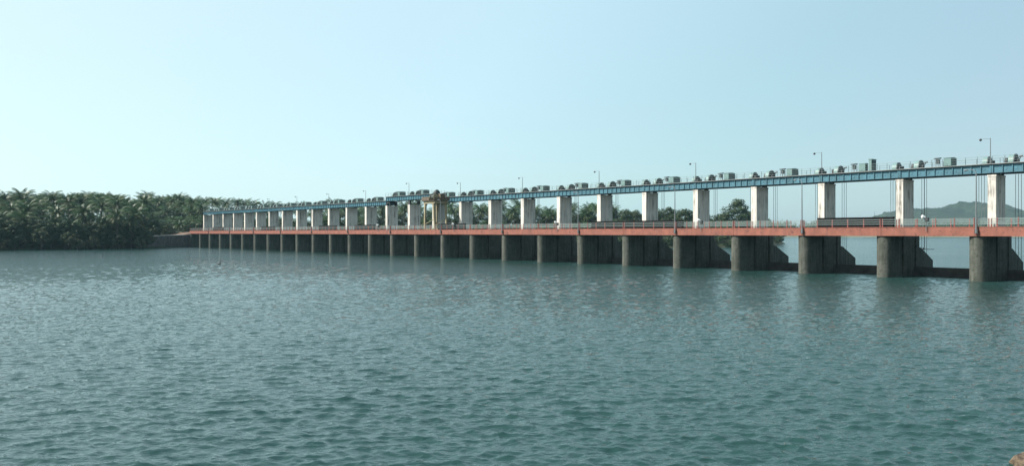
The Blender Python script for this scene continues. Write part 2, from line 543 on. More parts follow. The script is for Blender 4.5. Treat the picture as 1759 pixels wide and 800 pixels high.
# ---- hoist machinery
def half_disc(r, skirt, n=14):
    return [(r, 0)] + [(r * math.cos(math.pi * i / n), skirt + r * math.sin(math.pi * i / n)) for i in range(n + 1)] + [(-r, 0)]
def make_hood(big=True):
    r = 1.02 if big else .88
    t = thing('gear_hood', 'x', 'gear hood', group='hoist gear hoods on the blue bridge')
    h = MB(); h.extrude_x([(y, z + .12) for y, z in half_disc(r, .1)], 0, .62)
    o = h.build('drum_cover', M['mint'], t); fix_normals(o)
    h = MB(); h.extrude_x([(y, z + .12) for y, z in half_disc(r + .05, .12)], .622, .76)
    o = h.build('gear_cover', M['teal'], t); fix_normals(o)  # shaded side of the mint hood, its shade put into the colour
    h = MB(); h.box(-.25, 1.25, -r - .1, r + .1, 0, .118); h.build('base_frame', M['dark'], t)
    h = MB()
    h.extrude_x([(y - .25, z + .12) for y, z in half_disc(.38, .12, 8)], .764, 1.12)
    o = h.build('gearbox', M['dark'], t); fix_normals(o)
    h = MB()
    if big:
        h.extrude_x([(y, z + .12) for y, z in half_disc(.42, .25, 8)], -.62, -.32)
        h.build('bearing', M['dark'], t)
        h2 = MB(); h2.tube([(.9, .55, .5), (1.05, .75, .95)], .05, 6); h2.tube([(.85, .75, .95), (1.3, .75, 1.02)], .11, 8)
        h2.build('limit_switch', M['dark'], t)
    else:
        h.box(.764, 1.15, .25, .75, .12, .62); h.build('motor', M['dark'], t)
    return t
def make_panel():
    t = thing('control_panel', 'x', 'control panel', group='hooded control panels on the blue bridge')
    for y in (-.3, .3):
        for x in (-.22, .22):
            h = MB(); h.bar((x, y, 0), (x, y, 1.25), .05); h.build('leg', M['greymetal'], t)
    h = MB(); h.box(-.15, .2, -.26, .26, .5, 1.15); bevel(h.build('panel', M['teal'], t), .02)
    h = MB(); h.extrude_x([(-.45, 1.2), (.45, 1.25), (.45, 1.42), (-.45, 1.3)], -.36, .36); fix_normals(h.build('hood', M['dark'], t))
    return t
def make_house():
    t = thing('drive_housing', 'x', 'machine housing', group='mint drive housings on the blue bridge')
    h = MB(); h.box(0, 1.0, 0, 2.1, .1, 1.22)
    bevel(h.build('body', M['mint'], t), .03)
    h = MB()
    for i in range(5): h.box(1.001, 1.03, .15 + i * .38, .42 + i * .38, .3, 1.1)
    h.build('louvre_panel', M['teal'], t)
    h = MB(); h.extrude_x([(-.06, 1.222), (2.16, 1.222), (2.16, 1.25), (1.05, 1.34), (-.06, 1.25)], -.06, 1.06); fix_normals(h.build('roof', M['mint'], t))
    h = MB(); h.box(-.05, 1.05, .05, 2.05, 0, .098); h.build('plinth', M['dark'], t)
    return t
def place(first, used, x, y, z, lab):
    p = D(x, y, z)
    if not used:
        first.location = p; first.rotation_euler = (0, 0, RZ); first['label'] = lab; used.append(1)
        return first
    return dup(first, p, RZ, lab)
hb, hs, cp, dh = make_hood(True), make_hood(False), make_panel(), make_house()
u1, u2, u3, u4 = [], [], [], []
for b in BAYS:
    x0 = -b * PITCH; z = GT + lift(b) + .002
    place(hb, u1, x0 + 1.7, 7.8, z, f"large gear hood at left end of {bay_pos(b)}")
    place(hs, u2, x0 + PITCH - 1.55, 7.8, z, f"smaller gear hood at right end of {bay_pos(b)}")
    place(cp, u3, x0 + 5.1, 6.7, z, f"hooded control panel in middle of {bay_pos(b)}")
    o = place(dh, u4, x0 + 6.1, 6.2, z, f"mint drive housing beside panel in {bay_pos(b)}")
    if b == 2: o.scale = (1.0, .45, 1.0)
# a tall cabinet beside the housing in one bay
t = thing('switch_cabinet', 'tall cabinet with dark louvred side, right of the shallowest mint housing', 'cabinet', D(-2 * PITCH + 7.5, 6.5, GT + .002), RZ)
h = MB(); h.box(0, .45, 0, 1.6, .12, 1.85); bevel(h.build('body', M['mint'], t), .02)
h = MB()
for i in range(2):
    for j in range(3): h.box(.452, .48, .12 + i * .75, .7 + i * .75, .3 + j * .5, .7 + j * .5)
h.build('louvre_panel', M['dark'], t)
h = MB(); h.box(-.05, .52, -.06, 1.66, 1.853, 1.92); h.build('roof', M['mint'], t)
h = MB(); h.box(.0, .45, .05, 1.55, 0, .118); h.build('plinth', M['dark'], t)

# ---- lamps
def make_bridge_lamp():
    t = thing('street_lamp', 'x', 'street lamp', group='tall lamps on the blue bridge')
    h = MB(); h.tube([(0, 0, 0), (0, 0, 3.55)], [.07, .05], 8); h.build('pole', M['greymetal'], t)
    h = MB(); h.tube([(-.03, 0, 3.45), (-.55, -.05, 3.5), (-1.15, -.1, 3.48)], .028, 6); h.build('arm', M['greymetal'], t)
    h = MB(); h.ball((-1.2, -.1, 3.38), .19, (1, 1, .95)); h.build('lamp_head', M['dark'], t)
    h = MB(); h.box(-.16, .16, -.16, .16, 0, .05); h.build('base_plate', M['dark'], t)
    return t
def make_deck_lamp():
    t = thing('street_lamp', 'x', 'street lamp', group='arched lamps on the road deck')
    h = MB(); h.tube([(0, 0, -.9), (0, 0, 3), (0, 0, 7.2)], [.11, .09, .06], 8); h.build('pole', M['greymetal'], t)
    h = MB(); h.tube([(0, 0, 7.15), (-.25, .05, 7.45), (-.75, .15, 7.62), (-1.15, .2, 7.62)], .035, 6); h.build('arm', M['greymetal'], t)
    h = MB(); h.ball((-1.35, .25, 7.55), .3, (1, .5, .35)); h.build('lamp_head', M['greymetal'], t)
    h = MB(); h.box(-.2, .2, -.06, .12, -.95, -.35); h.build('bracket', M['dark'], t)
    return t
l1, l2, v1, v2 = make_bridge_lamp(), make_deck_lamp(), [], []
for k in range(0, 27, 2):
    z = GT + max(lift(k), lift(k + 1)) + .002
    place(l1, v1, -k * PITCH + .08 - (.25 if k == 0 else 0), 6.0, z, f"tall ball headed lamp on blue bridge, above {pier_pos(k)}")
    if k <= 24:
        place(l2, v2, -k * PITCH + .22, -.42, 7.3, f"grey arched lamp post at deck edge, by {pier_pos(k)}")

# ---- floodlights on the deck rail
fl0 = thing('floodlight', 'x', 'floodlight', group='white floodlights along the deck railing')
h = MB(); h.tube([(0, 0, -.6), (0, 0, 1.15)], .05, 6); h.build('post', M['greymetal'], fl0)
h = MB(); h.tube([(-.1, -.02, 1.3), (-.42, -.14, 1.38)], [.12, .3], 12); h.ball((-.42, -.14, 1.38), .28, (.6, 1, 1)); h.build('reflector_dome', M['white'], fl0)
h = MB(); h.box(-.09, .3, -.15, .2, .75, 1.3); bevel(h.build('driver_box', M['dark'], fl0), .03)
vf = []
for px, lab in ((1591, 'tenth'), (1204, 'seventh'), (957, 'fourth'), (780, 'first'), (650, '')):
    x = dam_x(px, -.35); b = math.ceil(-x / PITCH - 1e-6)
    place(fl0, vf, x, -.36, 7.3, f"white domed floodlight on deck railing in {bay_pos(b)}")

# ---- stop log stacks lying on the road deck
sg0 = thing('stop_log', 'x', 'stop log', group='black steel stop logs lying on the road deck')
LL = 11.6
h = MB(); h.box(0, LL, -.06, -.012, .2, 1.32); h.build('skin_plate', M['log'], sg0)
h = MB()
for z in (.16, .52, .90, 1.24): h.box(-.05, LL + .05, -.008, .548, z, z + .1)
h.build('beam', M['log'], sg0)
h = MB()
for i in range(13):
    x = .05 + (LL - .1) * i / 12
    h.box(x - .04, x + .04, .02, .546, .26, 1.24)
h.build('web_plate', M['log'], sg0)
h = MB()
for x in (.8, LL - .9): h.box(x, x + .25, -.1, .8, 0, .158)
h.build('timber_bearer', M['rust'], sg0)
vs_ = []
for px0, lab in ((1404, 'black stop log stack with flat top on road deck, nearest the right edge'),
                 (1016, 'long black stop log on road deck, left of the pair right of the crane'),
                 (1088, 'long black stop log on road deck, right of the pair right of the crane'),
                 (752, 'black stop log lying on road deck just behind the yellow crane'),
                 (609, 'black stop log on road deck, first one left of the yellow crane'),
                 (548, 'black stop log on road deck, second one left of the yellow crane'),
                 (449, 'black stop log on road deck, third one left of the yellow crane'),
                 (366, 'black stop log on road deck nearest the palm covered bank')):
    place(sg0, vs_, dam_x(px0, 1.2), 1.2, 7.052, lab).scale = (1, 1, 1.3)

# ---- gantry crane
cr = thing('gantry_crane', 'dull yellow gantry crane with machinery platform standing on the road deck', 'crane', D(-11 * PITCH + 3.4, .9, 7.054), RZ)
CW, CD, CH = 4.7, 3.8, 7.1
for ix, (xb, xt) in enumerate(((0, .35), (CW, CW - .5))):
    for y in (0, CD):
        h = MB(); h.tube([(xb, y, .35), (xt, y, CH)], [.26, .36], 4); h.build('leg', M['yellow'], cr)
for y in (0, CD):
    h = MB(); h.box(-.5, CW + .5, y - .2, y + .2, .12, .5); h.build('sill_beam', M['yellow'], cr)
    for x in (-.2, CW + .2):
        q = MB(); q.tube([(x, y - .12, .14), (x, y + .12, .14)], .138, 12); q.build('wheel', M['dark'], cr)
    h = MB(); h.bar((.1, y, 1.6), (CW - .1, y, 3.0), .14); h.build('brace', M['yellow'], cr)
h = MB()
for y in (-.2, CD - .2): h.box(-.3, CW + .3, y, y + .4, CH, CH + .7)
for x in (-.1, CW - .3): h.box(x, x + .4, .202, CD - .202, CH + .02, CH + .6)
h.build('top_beam', M['yellow'], cr)
for y in (0, CD):
    for p_, q_ in (((.35, y, CH - 1.2), (1.3, y, CH)), ((CW - .45, y, CH - 1.2), (CW - 1.4, y, CH))):
        h = MB(); h.bar(p_, q_, .16); h.build('knee_brace', M['yellow'], cr)
h = MB(); h.box(-.5, CW + .5, -.6, CD + .6, CH + .703, CH + .8); h.build('platform', M['rust'], cr)
h = MB()
for x in np.linspace(-.45, CW + .45, 6):
    for y in (-.55, CD + .55): h.bar((x, y, CH + .8), (x, y, CH + 1.8), .05)
for y in (-.55, CD + .55):
    for z in (1.3, 1.78): h.bar((-.45, y, CH + z), (CW + .45, y, CH + z), .045)
for x in (-.45, CW + .45):
    for z in (1.3, 1.78): h.bar((x, -.55, CH + z), (x, CD + .55, CH + z), .045)
h.build('platform_railing', M['rust'], cr)
h = MB()
for y in (-.62, CD + .57): h.box(-.52, CW * .62, y, y + .05, CH + .802, CH + 1.7)
for x in (-.57, CW + .52): h.box(x, x + .05, -.6, CD + .6, CH + .802, CH + 1.5)
h.build('side_panel', M['rust'], cr)
h = MB(); h.box(.1, 1.7, .3, 2.2, CH + .802, CH + 1.75); bevel(h.build('winch_housing', M['rust'], cr), .04)
h = MB(); h.tube([(2.0, 1.0, CH + 1.7), (3.6, 1.0, CH + 1.7)], .62, 16); h.build('rope_drum', M['teal'], cr)
h = MB()
for x in (1.95, 3.62): h.tube([(x, 1.0, CH + 1.7), (x + .08, 1.0, CH + 1.7)], .85, 18)
h.build('drum_flange', M['yellow'], cr)
h = MB(); h.box(3.1, 4.6, 1.9, 3.4, CH + .802, CH + 2.6); bevel(h.build('motor_cabin', M['rust'], cr), .05)
h = MB(); h.bar((2.1, 2.0, CH + .8), (2.7, 1.6, CH + 3.0), .13); h.bar((3.3, 2.0, CH + .8), (2.7, 1.6, CH + 3.0), .13); h.ball((2.7, 1.6, CH + 2.8), .8, (1, .6, .85))
h.build('sheave_frame', M['dark'], cr)
h = MB()
for x in (CW + .22, CW + .62): h.bar((x, .2, .4), (x, .2, CH + .7), .05)
for i in range(22): h.bar((CW + .22, .2, .6 + i * .32), (CW + .62, .2, .6 + i * .32), .035)
h.build('ladder', M['yellow'], cr)
h = MB()
for x in (2.2, 2.6): h.tube([(x, 1.9, 2.2), (x, 1.9, CH + .7)], .03, 5)
h.build('rope', M['rope'], cr)
h = MB(); h.box(2.1, 2.7, 1.7, 2.1, 1.7, 2.2); h.tube([(2.4, 1.9, 1.7), (2.4, 1.9, 1.3), (2.62, 1.9, 1.2), (2.6, 1.9, 1.45)], .07, 6); h.build('hook_block', M['dark'], cr)

# ---- lifting beam hanging behind the ninth bay
x = dam_x(1584, 10.5)
lb = thing('lifting_beam', 'thin dark lifting beam hung on a rope behind the railing, near right edge', 'lifting beam', D(x, 10.5, 3.95), RZ)
h = MB(); h.tube([(0, 0, 0), (1.75, 0, .02)], .05, 6); h.build('beam', M['dark'], lb)
h = MB(); h.tube([(.35, 0, .05), (.35, 0, 12.0)], .03, 5); h.build('rope', M['rope'], lb)
h = MB(); h.ball((.2, 0, .12), .13); h.build('clamp', M['dark'], lb)

# ------------------------------------------------------------------ land
def seg_dist(P, poly):
    d = np.full(len(P), 1e9)
    ins = np.zeros(len(P), bool)
    n = len(poly)
    for i in range(n):
        a = np.array(poly[i]); b = np.array(poly[(i + 1) % n])
        ab = b - a; t = np.clip(((P - a) @ ab) / (ab @ ab), 0, 1)
        d = np.minimum(d, np.linalg.norm(P - (a + t[:, None] * ab), axis=1))
        c = ((a[1] > P[:, 1]) != (b[1] > P[:, 1]))
        with np.errstate(divide='ignore', invalid='ignore'):
            xx = (b[0] - a[0]) * (P[:, 1] - a[1]) / (b[1] - a[1] + 1e-12) + a[0]
        ins ^= c & (P[:, 0] < xx)
    return np.where(ins, d, -d)
rng = np.random.default_rng(3)
_pw = [(rng.uniform(-1, 1, 2) / s, rng.uniform(0, 6.28), s) for s in (90, 60, 40, 25, 15, 9, 6) for _ in range(4)]
def wob(P, lo=0, hi=1e9):
    z = np.zeros(len(P))
    for kv, ph, s in _pw:
        if lo <= s <= hi: z += np.sin(P @ (kv * 6.28) + ph) * s
    return z
ab = D(-26 * PITCH - RAD, 0)
ab2 = D(-26 * PITCH - RAD, 18)
LAND = [(-1500, 60), (-700, 150), (-400, 212), (-262, 252), (-189, 285), (-158, 307), (-150, 322), (ab.x, ab.y), (ab2.x, ab2.y),
        (-60, 384), (20, 384), (80, 383), (112, 388), (146, 440), (181, 512), (150, 640), (-60, 900), (-500, 1600), (-1500, 1600)]
def land_h(P):
    d = seg_dist(P, LAND)
    z = np.where(d < 0, np.maximum(-6, d * .6), np.minimum(d * .55, 3.0) + np.clip((d - 6) * .03, 0, 2.5))
    hill = 6.5 * np.exp(-(((P[:, 0] + 205) / 95) ** 2 + ((P[:, 1] - 490) / 95) ** 2))
    hill += 5 * np.exp(-(((P[:, 0] + 420) / 170) ** 2 + ((P[:, 1] - 520) / 120) ** 2))
    hill += 5 * np.exp(-(((P[:, 0] + 60) / 160) ** 2 + ((P[:, 1] - 600) / 110) ** 2))
    z += np.where(d > 0, hill * np.clip(d / 40, 0, 1) + wob(P, 6, 30) * .01 * np.clip(d / 5, 0, 1), 0)
    return z
def grid(name, x0, x1, y0, y1, step, hf, m, keep=None):
    xs = np.arange(x0, x1 + step, step); ys = np.arange(y0, y1 + step, step)
    gx, gy = np.meshgrid(xs, ys)
    P = np.stack([gx.ravel(), gy.ravel()], 1)
    z = hf(P)
    nx, ny = len(xs), len(ys)
    idx = np.arange(nx * ny).reshape(ny, nx)
    q = np.stack([idx[:-1, :-1], idx[:-1, 1:], idx[1:, 1:], idx[1:, :-1]], -1).reshape(-1, 4)
    if keep is not None:
        k = keep(P, z); q = q[k[q].any(1)]
    return np_mesh(name, np.column_stack([P, z]), q, m)
def np_mesh(name, V, F, m, smooth=True):
    used = np.unique(F); mp = np.full(len(V), -1); mp[used] = np.arange(len(used))
    V = V[used]; F = mp[F]
    me = bpy.data.meshes.new(name)
    me.vertices.add(len(V)); me.vertices.foreach_set('co', V.astype(np.float32).ravel())
    n = F.shape[1]
    me.loops.add(F.size); me.loops.foreach_set('vertex_index', F.astype(np.int32).ravel())
    me.polygons.add(len(F)); me.polygons.foreach_set('loop_start', np.arange(0, F.size, n, dtype=np.int32))
    me.polygons.foreach_set('use_smooth', np.full(len(F), smooth))
    me.update(calc_edges=True); me.validate()
    me.materials.append(m)
    o = bpy.data.objects.new(name, me); COL.objects.link(o)
    return o
kind(grid('left_bank_ground', -1500, 200, 60, 1600, 6.0, land_h, M['earth'], lambda P, z: z > -3), 'structure')

# far shore and hills
def far_h(P):
    shore = 1245 + 30 * np.sin(P[:, 0] / 170.) + 18 * np.sin(P[:, 0] / 61. + 1)
    d = P[:, 1] - shore
    return np.where(d < 0, np.maximum(-5, d * .1 - .9), -1.0 + np.minimum(d * .06, 3.5) + np.clip(d - 80, 0, 600) * .004)
kind(grid('far_bank_ground', -900, 2600, 1180, 2500, 20.0, far_h, M['sand'], lambda P, z: z > -4), 'structure')
HX = [at(p, 2150) for p in (1440, 1490, 1515, 1528, 1545, 1575, 1600, 1632, 1650, 1672, 1700, 1712, 1726, 1745, 1775, 1850)]
HZ = [zat(y, 2150) for y in (396, 385, 373, 366, 361, 358, 359, 358.5, 349, 346.5, 349.5, 353, 361, 370, 378, 392)]
def hill_h(P):
    base = np.interp(P[:, 0], HX, HZ)
    fall = np.exp(-((P[:, 1] - 2150) / np.where(P[:, 1] < 2150, 260, 300)) ** 2)
    rr = np.random.default_rng(5).uniform(-1, 1, len(P))
    return (base + 6) * fall - 6 + wob(P, 6, 60) * .018 * fall + rr * 2.6 * fall
kind(grid('forested_hill', 900, 1800, 1650, 2700, 7.0, hill_h, M['hill'], lambda P, z: z > -4), 'structure')

# abutment wall, coping and red earth at the far end of the deck
WP = [(-160, 306), (-152, 322), (ab.x - .3, ab.y + 1.0)]
def strip_wall(name, pts, thick, z0, z1, m, parent):
    h = MB()
    n = len(pts)
    nrm = []
    for i in range(n):
        t = (Vector(pts[min(i + 1, n - 1)]) - Vector(pts[max(i - 1, 0)])).normalized()
        nrm.append(Vector((t.y, -t.x)))
    vs = []
    for i in range(n):
        a = Vector(pts[i]) + nrm[i] * .6; b = Vector(pts[i]) - nrm[i] * thick
        zz = z1[i] if hasattr(z1, '__len__') else z1
        vs += [(a.x, a.y, z0), (a.x, a.y, zz), (b.x, b.y, zz), (b.x, b.y, z0)]
    fs = []
    for i in range(n - 1):
        for j in range(4): fs.append((i * 4 + j, i * 4 + (j + 1) % 4, (i + 1) * 4 + (j + 1) % 4, (i + 1) * 4 + j))
    fs += [(0, 3, 2, 1), tuple((n - 1) * 4 + j for j in range(4))]
    h.add(vs, fs)
    return fix_normals(h.build(name, m, parent))
aw = thing('abutment_wall', 'dark masonry retaining wall at the left end of the dam', 'retaining wall')
strip_wall('wall', WP, 2.5, -3, [4.6, 4.9, 5.4], M['masonry'], aw)
strip_wall('coping', WP, 2.7, 4.95, [4.62 + .35, 5.25, 5.75], M['coping'], aw) if False else None
h = MB()
for i in range(2):
    a, b = Vector(WP[i]), Vector(WP[i + 1])
    t = (b - a).normalized(); nn = Vector((t.y, -t.x))
    za, zb = ([4.6, 4.9, 5.4][i], [4.6, 4.9, 5.4][i + 1])
    q = [(*(a + nn * .75), za + .003), (*(b + nn * .75), zb + .003), (*(b - nn * 2.6), zb + .003), (*(a - nn * 2.6), za + .003)]
    h.add(q + [(x, y, z + .3) for x, y, z in q], [(3, 2, 1, 0), (4, 5, 6, 7), (0, 1, 5, 4), (1, 2, 6, 5), (2, 3, 7, 6), (3, 0, 4, 7)])
fix_normals(h.build('coping', M['coping'], aw))
def mound_h(P):
    xl = (P[:, 0] - ab.x) * EX.x + (P[:, 1] - ab.y) * EX.y
    yl = (P[:, 0] - ab.x) * EY.x + (P[:, 1] - ab.y) * EY.y
    return np.where((xl < .5), 6.4 * np.exp(-((yl - 3) / 9) ** 4) * np.exp(-(np.clip(-xl - 22, 0, 99) / 8) ** 2), -5) + wob(P, 6, 9) * .02 - .3
kind(grid('approach_embankment', ab.x - 60, ab.x + 22, ab.y - 12, ab.y + 60, 1.2, mound_h, M['redearth'], lambda P, z: z > 1.0), 'structure')

# ------------------------------------------------------------------ water
def reservoir():
    r_ = np.random.default_rng(11)
    ys = 13 * np.exp(np.arange(0, 930) * .0038)
    ts = np.linspace(-.86, .92, 620)
    gy, gt = np.meshgrid(ys, ts, indexing='ij')
    X = (gy * gt).ravel(); Y = gy.ravel()
    sp = Y * .0038
    N = 130
    lam = np.exp(r_.uniform(np.log(.18), np.log(1.6), N))
    th = R(-100) + r_.normal(0, R(38), N)
    slope = .235 / math.sqrt(N) * 1.414 * np.where(lam > 1.3, .75, np.where(lam < .7, 1.15, 1.0))
    ph = r_.uniform(0, 6.283, N)
    Zw = np.zeros_like(X); dX = np.zeros_like(X); dY = np.zeros_like(X); unres = np.zeros_like(X)
    gust = .8 + .35 * np.sin(X / 23 + 1.3 * np.sin(Y / 31)) * np.sin(Y / 17 + X / 60)
    for i in range(N):
        k = 6.2832 / lam[i]; A = slope[i] / k
        att = np.clip(lam[i] / (1.7 * sp) - .6, 0, 1)
        arg = k * (math.cos(th[i]) * X + math.sin(th[i]) * Y) + ph[i]
        unres += (1 - att) / N
        Zw += att * A * np.cos(arg)
        dX += -att * A * 1.0 * math.cos(th[i]) * np.sin(arg); dY += -att * A * 1.0 * math.sin(th[i]) * np.sin(arg)
    V = np.column_stack([X + dX * gust, Y + dY * gust, Zw * gust])
    ny, nx = len(ys), len(ts)
    idx = np.arange(nx * ny).reshape(ny, nx)
    q = np.stack([idx[:-1, :-1], idx[:-1, 1:], idx[1:, 1:], idx[1:, :-1]], -1).reshape(-1, 4)
    u = (X - P0.x) * EY.x + (Y - P0.y) * EY.y
    q = q[(u[q] < 8.9).all(1)]
    # flat surroundings a little lower, out of the waves' reach
    a = len(V)
    far = [(-1600, -300, -.4), (900, -300, -.4)]
    e1 = P0 + EY * 8.8; e1 = e1 + EX * ((e1.y + 300) / CA); e2 = P0 + EY * 8.8 - EX * 1500
    V = np.vstack([V, [(-1600, -300, -.4), (e1.x, e1.y, -.4), (e2.x, e2.y, -.4), (-1600, e2.y, -.4)]])
    q = np.vstack([q, [[a, a + 1, a + 2, a + 3]]])
    used = np.unique(q)
    o = np_mesh('reservoir_water', V, q, M['water'])
    at_ = o.data.attributes.new('unresolved', 'FLOAT', 'POINT')
    at_.data.foreach_set('value', np.append(unres, np.ones(4))[used].astype(np.float32))
    return o
kind(reservoir(), 'structure')
h = MB()
a = P0 + EY * 9.31 + EX * 500; b = P0 + EY * 9.31 - EX * 1400
h.add([(a.x, a.y, -1), (3500, a.y, -1), (3500, 2600, -1), (b.x, 2600, -1), (b.x, b.y, -1)], [(0, 1, 2, 3, 4)])
kind(h.build('river_water', M['river']), 'structure')

# ------------------------------------------------------------------ vegetation
def palm_mesh(seed, lean, nf=26, drop=1.0):
    """unit-free palm: returns (trunk mesh, crown mesh); crown centre at the trunk top, 1.0 = metres"""
    rd = random.Random(seed)
    H = 14.0
    pts = [(lean * (i / 6) ** 2, lean * .3 * math.sin(i / 6 * 2), H * i / 6) for i in range(7)]
    tr = MB(); tr.tube(pts, [.30, .22, .19, .17, .16, .15, .15], 7); tr.smooth = True
    top = Vector(pts[-1])
    cr_ = MB()
    for f in range(nf):
        az = f * 2.39996 + rd.uniform(-.25, .25)
        t = f / (nf - 1)                           # 0 = young upright, 1 = old hanging
        el = R(78) - t * R(112) * drop + rd.uniform(-.12, .12)
        Lf = rd.uniform(4.8, 6.2) * (.8 + .2 * math.sin(math.pi * min(1, t + .25)))
        tone = rd.uniform(.55, 1.0) if t < .78 else rd.uniform(0, .5)
        n = 15
        p = top.copy(); d_el = el
        ca, sa = math.cos(az), math.sin(az)
        side = Vector((-sa, ca, 0))
        prev = None
        for i in range(n + 1):
            s_ = i / n
            dirv = Vector((ca * math.cos(d_el), sa * math.cos(d_el), math.sin(d_el)))
            upv = Vector((-ca * math.sin(d_el), -sa * math.sin(d_el), math.cos(d_el)))
            if i > 0:
                ll = (1.0 * math.sin(math.pi * min(1, .12 + s_ * .86)) ** .7 + .1) * rd.uniform(.85, 1.1)
                wd = Lf / n * .72
                for sg in (-1, 1):
                    tip = p + (side * sg * .8 + dirv * .5 - upv * .35 - Vector((0, 0, .28))) * ll
                    a_ = p - dirv * wd * .5; b_ = p + dirv * wd * .5
                    cr_.add([a_, b_, tip + dirv * wd * .12, tip - dirv * wd * .12], [(0, 1, 2, 3)], tone + rd.uniform(-.1, .1))
            if prev is not None and i < n:
                pass
            p = p + dirv * (Lf / n)
            d_el -= (R(62) + R(30) * (1 - t)) / n * (.5 + s_)
        # rachis
    return tr.mesh('trunk', M['trunk']), cr_.mesh('crown', M['palm'])
PALMS = [palm_mesh(i, random.uniform(-1.5, 1.5), 30 + (i % 3) * 4, .9 + .12 * (i % 3)) for i in range(6)]

def leafy_mesh(seed, rad, hgt, nclump, nleaf, size, trunk_h, spire=False, mat_='leaf'):
    rd = random.Random(seed)
    tr = MB(); cr_ = MB()
    tr.tube([(0, 0, -.5), (.1, 0, trunk_h * .5), (0, .1, trunk_h), (0, 0, hgt * .75)], [.05 * rad + .12, .045 * rad + .1, .035 * rad + .08, .05], 7)
    cen = []
    for i in range(nclump):
        a = i * 2.4 + rd.uniform(-.4, .4); u = (i + .5) / nclump
        zc = trunk_h * .85 + (hgt - trunk_h * .85) * u
        rr = rad * (math.sqrt(max(0, 1 - (2 * u - .9) ** 2 * .85))) * rd.uniform(.35, .8)
        if spire and u > .82: rr *= .25
        cen.append((Vector((rr * math.cos(a), rr * math.sin(a), zc * rd.uniform(.92, 1.0))), rad * rd.uniform(.22, .40)))
        if i % 3 == 0:
            tr.tube([(0, 0, trunk_h * .8 + u * 1.5), cen[-1][0] * .6 + Vector((0, 0, zc * .3)), cen[-1][0]], [.12, .08, .03], 5)
    for c, r in cen:
        tone0 = rd.uniform(.15, .85)
        for j in range(nleaf // nclump):
            v = Vector((rd.gauss(0, 1), rd.gauss(0, 1), rd.gauss(0, 1))).normalized()
            p = c + Vector((v.x * r, v.y * r, v.z * r * .75)) * rd.uniform(.55, 1.08)
            nrm = (v + Vector((rd.uniform(-.8, .8), rd.uniform(-.8, .8), rd.uniform(-.4, .9)))).normalized()
            a = nrm.orthogonal().normalized(); b = nrm.cross(a)
            ang = rd.uniform(0, 6.28); a, b = a * math.cos(ang) + b * math.sin(ang), b * math.cos(ang) - a * math.sin(ang)
            s_ = size * rd.uniform(.6, 1.3)
            cr_.add([p - a * s_, p + b * s_ * .45, p + a * s_, p - b * s_ * .45], [(0, 1, 2, 3)], min(1, max(0, tone0 + rd.uniform(-.25, .25))))
    return tr.mesh('trunk', M['bark']), cr_.mesh('crown', M[mat_])
BROAD = [leafy_mesh(20 + i, 6.2, 16, 26, 3600, .42, 4.5) for i in range(4)]
SPIRE = leafy_mesh(40, 6.5, 19, 34, 4600, .42, 5, True)
SHRUB = [leafy_mesh(60 + i, 2.6, 3.6, 11, 1200, .26, .8, mat_='brush') for i in range(3)]

def plant(name, meshes, loc, sc, rz, label, cat, group, tilt=0):
    t = thing(name, label, cat, loc, rz, group)
    t.scale = (sc[0], sc[0], sc[1])
    t.rotation_euler = (tilt, 0, rz)
    for nm, me in zip(('trunk', 'crown'), meshes):
        o = bpy.data.objects.new(nm, me); COL.objects.link(o); o.parent = t
    return t
def ground_at(x, y): return float(land_h(np.array([[x, y]]))[0])
def palm_px(px, top_y, Y, label, group, crown=1.0, i=None, tilt=0):
    x = at(px, Y); g = ground_at(x, Y)
    zt = zat(top_y, Y)
    Ht = max(5.0, zt - g - 3.6 * crown)          # trunk height needed
    me = PALMS[random.randrange(6) if i is None else i]
    # whole palm scaled evenly by crown size; the trunk is sunk or raised by z scale
    return plant('coconut_palm', me, (x, Y, g - .3 - max(0, 14.0 * crown - Ht)), (crown, max(crown, Ht / 14.0)), random.uniform(0, 6.28), label, 'palm tree', group, tilt)

FRONT = [(36, 321, 322, 1.15, 'tallest spiky palm rising above the treetops at far left'),
         (6, 325, 318, 1.1, 'dark palm crown cut by the left edge of the view'),
         (88, 326, 330, 1.0, 'palm with domed top on the skyline of the left bank'),
         (120, 329, 318, 1.05, 'broad palm on the skyline left of the bare pale spike'),
         (143, 329, 322, 1.05, 'palm with pale upright spear frond at middle of left bank'),
         (148, 343, 305, 1.2, 'large palm with bright arching fronds overhanging the water'),
         (172, 336, 312, 1.15, 'full palm just right of the large bright arching one'),
         (206, 333, 322, 1.1, 'dense dark palm at middle of left bank, drooping crown'),
         (246, 331, 320, 1.1, 'tall palm on skyline nearest the retaining wall'),
         (242, 347, 312, 1.25, 'big orange tinged palm beside the retaining wall'),
         (200, 352, 303, 1.1, 'low palm with glossy fronds over dark shade'),
         (96, 346, 300, 1.1, 'yellowish palm with stacked drooping fronds above the water'),
         (92, 364, 297, 1.05, 'lowest yellowish palm hanging close above the water'),
         (54, 340, 298, 1.25, 'broad drooping dark palm at left of bank'),
         (22, 338, 298, 1.2, 'palm with wide lit crown near the left edge'),
         (32, 356, 292, 1.25, 'lower shaded palm with long hanging fronds near left edge'),
         (226, 362, 309, 1.0, 'short palm tucked below the orange tinged one'),
         (180, 362, 304, 1.0, 'short palm low on the bank behind light bush'),
         (268, 372, 330, .9, 'low bright green palm at the corner of the wall'),
         (306, 373, 372, .9, 'pale green palm behind the red earth embankment'),
         (322, 375, 380, .85, 'small pale palm left of the first white column'),
         (120, 372, 298, .9, 'short palm in dark shade above round bush')]
for i, (px, ty, Y, c, lab) in enumerate(FRONT):
    palm_px(px, ty, Y, lab, 'palms along the left bank', c, i % 6, random.uniform(-.05, .05))

